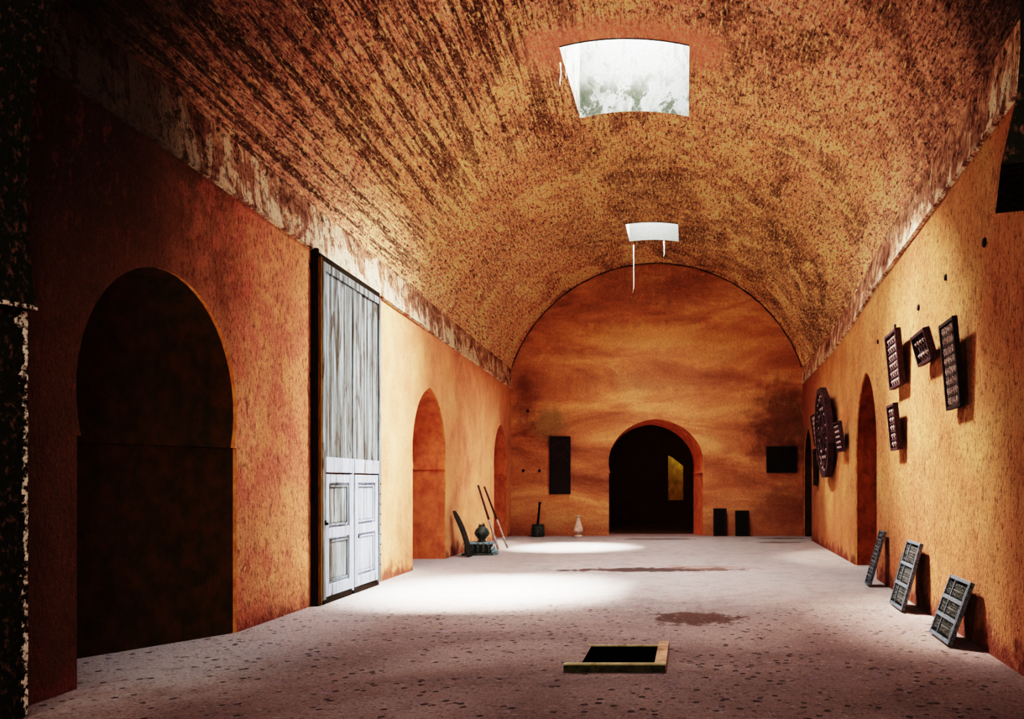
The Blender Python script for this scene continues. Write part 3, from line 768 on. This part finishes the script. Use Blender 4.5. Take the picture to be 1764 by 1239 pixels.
def lattice_panel(name, label, group, Mx, w, h, style, mf, ml, md, depth=.06, backed=True):
    r = empty(name, label, 'carved panel', group, mat=Mx)
    s = .034 if w > .5 else .026
    d = depth
    one('stile', (-w/2, -w/2+s, -d/2, d/2, 0, h), mf, r); one('stile', (w/2-s, w/2, -d/2, d/2, 0, h), mf, r)
    one('rail', (-w/2+s, w/2-s, -d/2, d/2-.004, 0, s*1.2), mf, r); one('rail', (-w/2+s, w/2-s, -d/2, d/2-.004, h-s*1.2, h), mf, r)
    if backed:
        mb = MB(); mb.box(-w/2+s*.5, w/2-s*.5, -d/2+.004, -d/2+.016, s*.5, h-s*.5); mb.build('back_board', md, r)
    ix0, ix1, iz0, iz1 = -w/2+s, w/2-s, s*1.2, h-s*1.2
    iw, ih = ix1-ix0, iz1-iz0
    if style == 'spindles':          # rows of short turned spindles between thin rails
        rows = max(3, round(ih/.12)); ms = MB(); rh = ih/rows; nc = max(3, round(iw/.085))
        for k in range(1, rows): one('cross_rail', (ix0, ix1, -.014, .014, iz0+k*rh-.010, iz0+k*rh+.010), mf, r, 0)
        for k in range(rows):
            ms = MB()
            for c in range(nc): spindle(ms, ix0+(c+.5)*iw/nc, iz0+k*rh+.010, iz0+(k+1)*rh-.010, 0.004, .016)
            ms.build('spindle_row', ml, r, smooth=True)
    elif style == 'lozenge':         # crossed diagonal slats with bosses
        mr = MB(); n = max(3, round(iw/.13)); m = max(2, round(ih/.13)); cw, ch = iw/n, ih/m; L = math.hypot(cw, ch)
        for i in range(n):
            for j in range(m):
                cx, cz = ix0+(i+.5)*cw, iz0+(j+.5)*ch
                for sg in (1, -1):
                    a = math.atan2(ch*sg, cw); T = Matrix.Translation((cx, 0, cz)) @ Matrix.Rotation(-a, 4, 'Y')
                    mr.box(-L/2, L/2, -.012+.004*sg, .010+.004*sg, -.012, .012, M_=T)
        mr.build('lattice', mf, r)
        for i in range(n):
            for j in range(m):
                mk = MB(); mk.lathe([(.028, 0), (.026, .012), (.012, .024), (.002, .028)], 8, (ix0+(i+.5)*cw, .006, iz0+(j+.5)*ch), 'y'); mk.build('boss', ml, r)
    elif style == 'compartments':    # joined frame of panels, mixed fields of grille and carved board
        mr = MB(); ms = MB(); mp = MB()
        bars = [.33, .66]
        vx = ix0+iw*.68
        for b in bars: one('cross_rail', (ix0, ix1, -.02, .026, iz0+ih*b-.022, iz0+ih*b+.022), mf, r, .003)
        one('mullion', (vx-.014, vx+.014, -.02, .024, iz0, iz1), mf, r, .003); one('mullion', (ix0+.02, ix0+.04, -.02, .022, iz0, iz1), mf, r, 0)
        zz = [iz0]+[iz0+ih*b for b in bars]+[iz1]
        for k in range(3):
            a, b = zz[k]+.03, zz[k+1]-.03
            n = max(2, int((vx-ix0-.05)/.055)); rows = max(2, round((b-a)/.075))
            for q in range(rows):
                for c in range(n): spindle(ms, ix0+.06+(c+.5)*(vx-ix0-.08)/n, a+(b-a)*q/rows, a+(b-a)*(q+1)/rows, .002, .013)
            for q in range(1, rows): ms.box(ix0+.05, vx-.02, -.008, .010, a+(b-a)*q/rows-.006, a+(b-a)*q/rows+.006)
            if ix1-vx > .08:
                rows2 = max(2, round((b-a)/.07)); n2 = max(1, int((ix1-vx-.03)/.05))
                for q in range(rows2):
                    for c in range(n2): spindle(ms, vx+.02+(c+.5)*(ix1-vx-.03)/n2, a+(b-a)*q/rows2, a+(b-a)*(q+1)/rows2, .002, .012)
        ms.build('spindle_grille', ml, r, smooth=True)
    elif style == 'boxes':           # stacked small square openings (window sash like)
        mr = MB(); mp = MB(); rows = max(3, round(ih/.13)); nc = max(2, round(iw/.16))
        for k in range(1, rows): one('cross_rail', (ix0, ix1, -.02, .02, iz0+ih*k/rows-.014, iz0+ih*k/rows+.014), mf, r, .003)
        for c in range(1, nc): one('mullion', (ix0+iw*c/nc-.012, ix0+iw*c/nc+.012, -.018, .018, iz0, iz1), mf, r, .003)
        for k in range(rows):
            for c in range(nc):
                x0_, x1_ = ix0+iw*c/nc+.022, ix0+iw*(c+1)/nc-.022; z0_, z1_ = iz0+ih*k/rows+.022, iz0+ih*(k+1)/rows-.022
                if x1_ > x0_: mp.box(x0_, x1_, -.012, .006, z0_, z1_); mp.lathe([(.03, 0), (.02, .02), (.003, .026)], 8, ((x0_+x1_)/2, .004, (z0_+z1_)/2), 'y')
        mp.build('carved_field', ml, r, bevel=.004)
    return r

def hang(y, z0, w, h, off_b, off_t, name, label, group, style, mf, ml, md, depth=.06):
    """hang on the right wall: centre at distance y, foot z0, feet/tops standing off the wall"""
    xw = XR(y); sl = (XR(y+.5)-XR(y-.5))
    ux = Vector((sl, 1, 0)).normalized()       # width runs away from the viewer
    up = Vector((-(off_t-off_b), 0, h))
    h2 = up.length
    Mx = frame_from((xw-off_b-depth/2, y, z0), ux, up)
    return lattice_panel(name, label, group, Mx, w, h2, style, mf, ml, md, depth)
G = 'carved wooden panels hung on the golden wall'
hang(9.17, 2.57, .59, .99, .05, .14, 'carved_screen', 'tall narrow spindle screen, nearest of the panels hung on the wall', G, 'spindles', M['walnutdark'], M['walnutlight'], M['walnutdark'])
hang(10.4, 3.27, .72, .39, .05, .16, 'carved_screen', 'small wide purple brown carving hung between two taller panels', G, 'lozenge', M['walnut'], M['walnutlight'], M['walnutdark'], .09)
hang(12.3, 3.18, .80, .83, .05, .13, 'carved_screen', 'large squarish dark carved screen hung directly above a smaller one', G, 'boxes', M['walnut'], M['walnutlight'], M['walnutdark'], .09)
hang(12.4, 2.23, .53, .70, .05, .12, 'carved_screen', 'smaller dark panel with three fields hung below the squarish screen', G, 'boxes', M['walnut'], M['walnutlight'], M['walnutdark'], .08)
hang(18.15, 2.43, .80, .66, .08, .18, 'carved_screen', 'small carved panel hung between the round disc and the tall arch', G, 'lozenge', M['walnut'], M['walnutlight'], M['walnutdark'], .09)
hang(22.25, 2.75, .8, .85, .06, .17, 'carved_screen', 'dark carved panel hung beyond the round disc near the corner', G, 'spindles', M['walnutdark'], M['walnutlight'], M['walnutdark'], .08)
hang(22.9, 1.65, .45, 1.03, .05, .08, 'carved_screen', 'narrow black upright board hung low beyond the round disc', G, 'boxes', M['walnutdark'], M['walnutdark'], M['walnutdark'], .05)

def disc():
    y, zc = 20.35, 2.98; R = 1.15
    xw = XR(y); ux = Vector((.025, 1, 0)).normalized()
    up = Vector((-.13, 0, 2*R))
    Mx = frame_from((xw-.12, y, zc-R), ux, up)
    r = empty('carved_disc', 'big round carved reddish wooden disc hung on the wall', 'carved disc', mat=Mx)
    def ringpoly(r0, r1, y0, y1, n=12, c=(0, 0, R)):
        mb = MB(); P = []
        for rr, yy in ((r0, y1), (r1, y1), (r1, y0), (r0, y0)):
            P.append([(rr*math.cos(2*PI*(i+.5)/n), yy, c[2]+rr*math.sin(2*PI*(i+.5)/n)) for i in range(n)])
        for k in range(4):
            A, B_ = P[k], P[(k+1) % 4]
            for i in range(n): mb.quadv([A[i], A[(i+1) % n], B_[(i+1) % n], B_[i]])
        return mb
    o = fixn(ringpoly(1.02, 1.15, -.06, .09).build('outer_ring', M['walnut'], r))
    mb = MB(); mb.lathe([(1.06, -.03), (1.06, .01)], 12, (0, 0, R), 'y'); mb.build('back_board', M['walnut'], r)
    for r0, r1 in ((.78, .84), (.42, .48)): fixn(ringpoly(r0, r1, .0, .07).build('inner_ring', M['walnut'], r))
    mb = MB()
    for i in range(12):
        T = Matrix.Translation((0, 0, R)) @ Matrix.Rotation(2*PI*i/12, 4, 'Y')
        mb.box(.14, 1.06, .0, .055, -.018, .018, M_=T)
    mb.build('spoke_rays', M['walnut'], r)
    for i in range(24):
        mb = MB(); a = 2*PI*(i+.5)/24; mb.lathe([(.05, 0), (.045, .03), (.02, .05), (.003, .055)], 8, (.93*math.cos(a), .01, R+.93*math.sin(a)), 'y'); mb.build('rosette', M['walnutlight'], r)
    for i in range(12):
        mb = MB(); a = 2*PI*(i+.5)/12; mb.lathe([(.06, 0), (.05, .03), (.02, .055), (.003, .06)], 8, (.62*math.cos(a), .01, R+.62*math.sin(a)), 'y'); mb.build('rosette', M['walnutlight'], r)
    mb = MB(); mb.lathe([(.16, 0), (.15, .06), (.09, .09), (.04, .12), (.003, .125)], 16, (0, 0, R), 'y'); mb.build('centre_boss', M['walnut'], r, smooth=True)
disc()

# panels leaning on the right wall
def lean(Ym, xb, w, h, topx, ztop, label, style, extra=False):
    up = Vector((topx-xb, 0, ztop)); hh = up.length
    Mx = frame_from((xb, Ym, .022), (.05, 1, 0), up)
    r = lattice_panel('lattice_screen', label, 'latticework screens leaning on the golden wall', Mx, w, hh, style, M['screenframe'], M['greymid'], M['black'], .05)
    return r
lean(8.90, 2.76, .80, .73, 3.00, .66, 'broad grey lattice screen leaning on the wall, nearest the viewer', 'compartments')
s2 = lean(11.17, 2.87, .80, .98, 3.12, .90, 'middle leaning lattice screen with a stepped edge and narrow fields', 'compartments')
mb = MB(); mb.box(.40, .46, -.03, .025, .30, .74); mb.build('side_batten', M['greydark'], s2)
lean(13.64, 3.02, .40, .98, 3.27, .90, 'narrow leaning screen of square openings beside the arch', 'boxes')

# ------------------------------------------------------------------ end wall things
def end_grille():
    x0, x1, z0, z1 = (947-1185)*.019, (983-1185)*.019, 1.36, 3.25
    w, h = x1-x0, z1-z0
    Mx = frame_from(((x0+x1)/2, D-.045, z0), (-1, 0, 0), (0, 0, 1))
    r = empty('wooden_shutter', 'tall dark brown carved shutter fixed on the end wall', 'shutter', mat=Mx)
    s = .06
    for q in ((-w/2, -w/2+s, -.04, .04, 0, h), (w/2-s, w/2, -.04, .04, 0, h)): one('stile', q, M['walnutdark'], r)
    for q in ((-w/2+s, w/2-s, -.04, .038, 0, s), (-w/2+s, w/2-s, -.04, .038, h-s, h)): one('rail', q, M['walnutdark'], r)
    mb = MB(); mb.box(-w/2+s, w/2-s, -.035, -.01, s, h-s); mb.build('board', M['walnutdark'], r)
    for zz in (h*.33, h*.56, h*.80): one('cross_rail', (-w/2+s, w/2-s, -.01, .022, zz-.02, zz+.02), M['walnutdark'], r)
    mb = MB()
    for (a, b) in ((h*.58, h*.78), (h*.82, h-s-.01)):
        cz = (a+b)/2; L = math.hypot(w-2*s, b-a)
        for sg in (1, -1):
            T = Matrix.Translation((0, 0, cz)) @ Matrix.Rotation(sg*math.atan2(b-a, w-2*s), 4, 'Y')
            mb.box(-L/2, L/2, -.01, .014, -.014, .014, M_=T)
    mb.build('diagonal_slats', M['walnut'], r)
end_grille()
def board_panel(name, label, cx, w, z0, h, tilt, dist, group=None, slats=5):
    up = Vector((0, tilt, h))
    Mx = frame_from((cx, dist, z0), (-1, 0, 0), up); hh = up.length
    r = empty(name, label, 'board', group, mat=Mx)
    s = .045
    for q in ((-w/2, -w/2+s, -.02, .025, 0, hh), (w/2-s, w/2, -.02, .025, 0, hh)): one('stile', q, M['walnutdark'], r)
    for q in ((-w/2+s, w/2-s, -.02, .024, 0, s), (-w/2+s, w/2-s, -.02, .024, hh-s, hh)): one('rail', q, M['walnutdark'], r)
    mb = MB(); iw = w-2*s
    for i in range(slats): mb.box(-w/2+s+iw*i/slats+.003, -w/2+s+iw*(i+1)/slats-.003, -.016, .010, s, hh-s)
    mb.build('boards', M['blackwood'], r)
    return r
board_panel('slatted_screen', 'blackish square panel hung on the end wall near the corner', (1346.5-1185)*.019, 1.0, 2.06, .86, 0.02, D-.07, slats=6)
board_panel('dark_board', 'dark upright board on the floor nearest the end archway', (1240-1185)*.019, .43, .002, .89, .16, D-.23, 'dark boards leaning on the end wall', 3)
board_panel('dark_board', 'dark upright board on the floor under the square panel', (1278-1185)*.019, .45, .002, .82, .16, D-.23, 'dark boards leaning on the end wall', 3)
# putlog holes: dark stubs stand in for their unlit depth
def peghole(loc, r, nrm, label, flat=1.0):
    mb = MB(); mb.lathe([(r, -.02), (r*1.02, .012), (r*.8, .02), (r*.3, .022)], 9)
    q = Vector(nrm).to_track_quat('Z', 'Y').to_matrix().to_4x4()
    o = mb.build('wall_peghole', M['iron']); o.matrix_world = Matrix.Translation(loc) @ q @ Matrix.Diagonal((1, flat, 1, 1))
    tag(o, label, 'peghole', 'dark pegholes in the walls')
for (px, py, lab) in ((901.5, 811, 'leftmost of two level dark pegholes beside the end wall shutter'), (929.5, 811, 'dark peg just beside the end wall shutter'), (909, 708, 'dark peg high on the end wall near the left corner')):
    peghole(((px-1185)*.019, D-.002, H+(832-py)*.019), .045, (0, -1, 0), lab)
for (px, py, rr, fl, lab) in ((1697, 418, .05, 2.2, 'large dark slot peg high on the golden wall, nearest the viewer'), (1630, 478, .04, 1.7, 'dark peg above the tall narrow spindle screen'),
                      (1583, 530, .045, 1.7, 'dark peg above the small wide carving'), (1513, 589, .04, 1.5, 'dark peg beside the squarish screen above the arch'), (1543, 562, .035, 2.0, 'dark peg just over the squarish screen')):
    r_ = (px-1185)/1400; y = 2.609/(r_-.0536)
    peghole((XR(y)-.002, y, H+(832-py)/1400*y), rr, (-1, .05, 0), lab, 1.0)

def mortar():
    x, y = (932-1185)*.019, 26.05
    r = empty('mortar', 'round dark wooden mortar with a ribbed body against the end wall', 'mortar', mat=Matrix.Translation((x, y, 0)))
    mb = MB(); mb.lathe([(.17, 0), (.205, .03), (.21, .18), (.205, .30), (.185, .33), (.17, .345), (.20, .36), (.20, .40), (.165, .40), (.14, .2), (.01, .18)], 20)
    mb.build('bowl', M['bronze'], r, smooth=True)
    p = empty('pestle', 'long dark pestle standing upright in the mortar', 'pestle', mat=Matrix.Translation((x, y, .19)))
    mb = MB(); mb.tube([(-.01, 0, 0), (.0, .0, .25), (.045, .05, .85)], [.05, .038, .03], 10); mb.build('shaft', M['blackwood'], p, smooth=True)
    mb = MB(); mb.tube([(.045, .05, .85), (.05, .055, .92)], [.042, .036], 10); mb.build('grip', M['blackwood'], p, smooth=True)
mortar()
def vase():
    x, y = (1000-1185)*.019, 26.1
    r = empty('vase', 'pale slender vase with flared lip and foot by the end wall', 'vase', mat=Matrix.Translation((x, y, 0)))
    mb = MB(); mb.lathe([(.06, .06), (.10, .10), (.155, .18), (.15, .24), (.115, .36), (.08, .48), (.055, .58), (.05, .62)], 12); mb.build('body', M['ceramic'], r)
    mb = MB(); mb.lathe([(.13, 0), (.14, .02), (.12, .045), (.06, .065)], 16); mb.build('foot', M['ceramic'], r, smooth=True)
    mb = MB(); mb.lathe([(.05, .61), (.06, .64), (.11, .672), (.10, .68), (.04, .66)], 16); mb.build('lip', M['ceramic'], r, smooth=True)
vase()

# ------------------------------------------------------------------ group by the left wall
def left_group():
    bx, by = -5.02, 19.55
    r = empty('carved_stand', 'low dark carved stand with blue grey slab top beside the left wall', 'stand', mat=Matrix.Translation((bx, by, 0)) @ Matrix.Rotation(.12, 4, 'Z'))
    mb = MB(); mb.box(-.38, .36, -.24, .24, 0, .055); mb.build('plinth', M['bronze'], r, bevel=.015)
    mb = MB(); mb.box(-.32, .30, -.20, .20, .055, .26); mb.build('body', M['greydark'], r, bevel=.02)
    mb = MB()
    for i in range(5): mb.lathe([(.035, 0), (.05, .05), (.03, .10), (.045, .16), (.035, .205)], 8, (-.27+.13*i, -.205, .055))
    mb.build('carved_front', M['bronze'], r, smooth=True)
    mb = MB(); mb.box(-.34, .34, -.235, .22, .26, .31); mb.build('top_slab', M['bluegrey'], r, bevel=.012)
    mb = MB(); mb.box(.30, .44, -.20, .14, .0, .12); mb.box(.28, .36, -.19, .12, .12, .20); mb.build('side_step', M['bluegrey'], r, bevel=.02)
    j = empty('lantern_urn', 'dark bulbous ribbed urn with a broken crown on the carved stand', 'urn', mat=Matrix.Translation((bx+.07, by-.02, .312)))
    mb = MB(); mb.lathe([(.09, 0), (.10, .02), (.07, .05), (.10, .09), (.165, .17), (.175, .22), (.14, .30), (.08, .36), (.05, .37)], 24, lobes=8, lobe_amp=.05); mb.build('body', M['bronze'], j, smooth=True)
    mb = MB()
    for i in range(6):
        a = 2*PI*i/6; T = Matrix.Translation((.075*math.cos(a), .075*math.sin(a), .33)) @ Matrix.Rotation(a, 4, 'Z')
        k = len(mb.v); mb.v += [tuple(T @ Vector(v)) for v in ((-.01, -.035, 0), (-.01, .035, 0), (.012, .035, 0), (.012, -.035, 0), (-.015, 0, .11+.03*(i % 2)))]
        for q in ((0, 1, 4), (1, 2, 4), (2, 3, 4), (3, 0, 4), (3, 2, 1, 0)): mb.f.append(tuple(k+i_ for i_ in q)); mb.mi.append(0)
    mb.build('crown_points', M['bronze'], j)
    # curved plank leaning on the wall
    mb = MB(); P = []
    y = 18.95
    xw = XL(y)
    pts = [(-5.06, .0), (-5.2, .35), (-5.34, .70), (-5.46, 1.0), (-5.50, 1.08)]
    for i in range(9):
        t = i/8; x_ = -5.10+(xw+.06+5.10)*t+.05*math.sin(PI*t); z_ = 1.07*t; w = .15*math.sqrt(max(.12, 1-max(0, (t-.75)/.25)**2))
        P.append((x_, z_, w))
    for (a, b) in zip(P, P[1:]):
        for (o1, o2) in ((0, .035),):
            A = [(a[0], y-a[2], a[1]), (a[0], y+a[2], a[1]), (b[0], y+b[2], b[1]), (b[0], y-b[2], b[1])]
            Bq = [(p[0]+.04, p[1], p[2]+.012) for p in A]
            mb.quadv(A); mb.quadv(Bq[::-1]); 
            mb.quadv([A[0], A[3], Bq[3], Bq[0]]); mb.quadv([A[1], Bq[1], Bq[2], A[2]])
    A0 = P[-1]; mb.quadv([(A0[0], y-A0[2], A0[1]), (A0[0], y+A0[2], A0[1]), (A0[0]+.04, y+A0[2], A0[1]+.012), (A0[0]+.04, y-A0[2], A0[1]+.012)])
    o = fixn(mb.build('curved_plank', M['greydark'])); tag(o, 'dark round topped plank leaning on the wall behind the carved stand', 'plank')
    for (b, t_, lab, m1) in (((-4.88, 20.9, .02), (-5.60, 21.7, 1.66), 'long dark pole leaning on the wall, nearer the carved stand', 'pole'),
                             ((-4.75, 21.4, .02), (-5.61, 22.4, 1.62), 'long dark pole with pale lower end leaning nearer the small arch', 'pole')):
        b, t_ = Vector(b), Vector(t_); mid = b.lerp(t_, .45)
        r = empty('leaning_pole', lab, 'pole', 'poles leaning on the left wall', mat=Matrix.Translation(b))
        mb = MB(); mb.tube([(0, 0, 0), mid-b], [.030, .027], 8); mb.build('lower_shaft', M['polelight'], r, smooth=True)['label'] = 'pale worn lower half'
        mb = MB(); mb.tube([mid-b, t_-b], [.029, .026], 8); mb.build('upper_shaft', M['pole'], r, smooth=True)
left_group()

# ------------------------------------------------------------------ fibres hanging from the skylights
def fibre(x, y, z1, z0, r, label, wob=.02):
    mb = MB(); n = 10; pts = []
    for i in range(n+1):
        t = i/n; pts.append((x+wob*noise.noise(Vector((t*3, x*5, 0)))-.03*(t > .9), y, z1+(z0-z1)*t))
    mb.tube(pts, [r*(1-.4*i/n) for i in range(n+1)], 6)
    tag(mb.build('hanging_root', M['rope'], smooth=True), label, 'root', 'pale roots hanging from the skylights')
fibre(-1.60, 23.98, 8.75, 7.34, .018, 'long pale root hanging from the small far skylight')
fibre(-.70, 23.98, 8.86, 8.42, .022, 'short pale root hanging from the small far skylight')
fibre(-2.07, 13.2, 8.55, 8.15, .010, 'short pale root at the near corner of the large skylight')
fibre(-1.99, 13.25, 8.55, 8.3, .007, 'tiny pale root wisp beside the large skylight corner')

# ------------------------------------------------------------------ lights
def area(name, loc, target, sx, sy, power, col, portal=False, spread=PI):
    l = bpy.data.lights.new(name, 'AREA'); l.shape = 'RECTANGLE'; l.size = sx; l.size_y = sy; l.energy = power; l.color = col
    l.spread = spread
    if portal: l.cycles.is_portal = True
    o = bpy.data.objects.new(name, l); C.objects.link(o); o.location = loc
    o.rotation_euler = (Vector(target)-Vector(loc)).to_track_quat('-Z', 'Y').to_euler()
    return o
for k, h in enumerate(HOLES):
    cx, cy = (h[0]+h[1])/2, (h[2]+h[3])/2
    area('sky_portal', (cx, cy, 10.33), (cx, cy, 0), h[1]-h[0], h[3]-h[2], 1, (1, 1, 1), True)
sun = bpy.data.lights.new('sun', 'SUN'); sun.energy = 40; sun.angle = math.radians(16); sun.color = (1, .97, .90)
so = bpy.data.objects.new('sun', sun); C.objects.link(so); so.location = (2, 16, 20)
so.rotation_euler = Vector((-2.0, -1.3, -9)).to_track_quat('-Z', 'Y').to_euler()
s2_ = bpy.data.lights.new('left_wall_fill', 'SUN'); s2_.energy = 32; s2_.angle = math.radians(35); s2_.color = (1, .93, .82)  # added sun, aimed through the shafts to brighten the left wall
so2 = bpy.data.objects.new('left_wall_fill', s2_); C.objects.link(so2); so2.location = (8, 14, 20)
so2.rotation_euler = Vector((-6.0, -.8, -7.5)).to_track_quat('-Z', 'Y').to_euler()
s3_ = bpy.data.lights.new('right_wall_fill', 'SUN'); s3_.energy = 34; s3_.angle = math.radians(26); s3_.color = (1, .95, .86)  # added sun that brightens the right wall and throws the panels' shadows
so3 = bpy.data.objects.new('right_wall_fill', s3_); C.objects.link(so3); so3.location = (-8, 20, 20)
so3.rotation_euler = Vector((4.2, -3.4, -6.6)).to_track_quat('-Z', 'Y').to_euler()
w = bpy.data.worlds.new('sky'); HALL.world = w; w.use_nodes = True
w.node_tree.nodes['Background'].inputs[0].default_value = (.92, .96, 1.0, 1); w.node_tree.nodes['Background'].inputs[1].default_value = 34
# added fill lamps in the closed bay behind the viewer
area('rear_left_fill', (-4.0, .6, 3.4), (3.2, 10, 2.0), 1.4, 2.0, 60, (1, .86, .72))
area('rear_bay_fill', (-.4, -2.6, 5.2), (-.5, 9, 2.5), 3.0, 2.0, 95, (1, .90, .80))
area('inner_room_light', (-.2, 34.6, 3.4), (-.5, 35.1, 1.5), .6, .6, 5, (1, .88, .6))

# ------------------------------------------------------------------ camera
cam = bpy.data.cameras.new('camera'); co = bpy.data.objects.new('camera', cam); C.objects.link(co)
co.location = (0, 0, H); co.rotation_euler = (PI/2, 0, 0)
cam.sensor_width = 36; cam.lens = 1400/1764*36
cam.shift_x = -(1185-882)/1764; cam.shift_y = (832-619.5)/1764
cam.clip_start = .05; cam.clip_end = 200
HALL.camera = co
HALL.view_settings.view_transform = 'Filmic'
HALL.view_settings.look = 'Very High Contrast'
HALL.view_settings.exposure = 1.2
HALL.cycles.use_adaptive_sampling = True
HALL.cycles.adaptive_threshold = .06
HALL.cycles.adaptive_min_samples = 16
HALL.cycles.diffuse_bounces = 4
HALL.cycles.max_bounces = 8
HALL.cycles.use_denoising = True
HALL.cycles.sample_clamp_indirect = 8
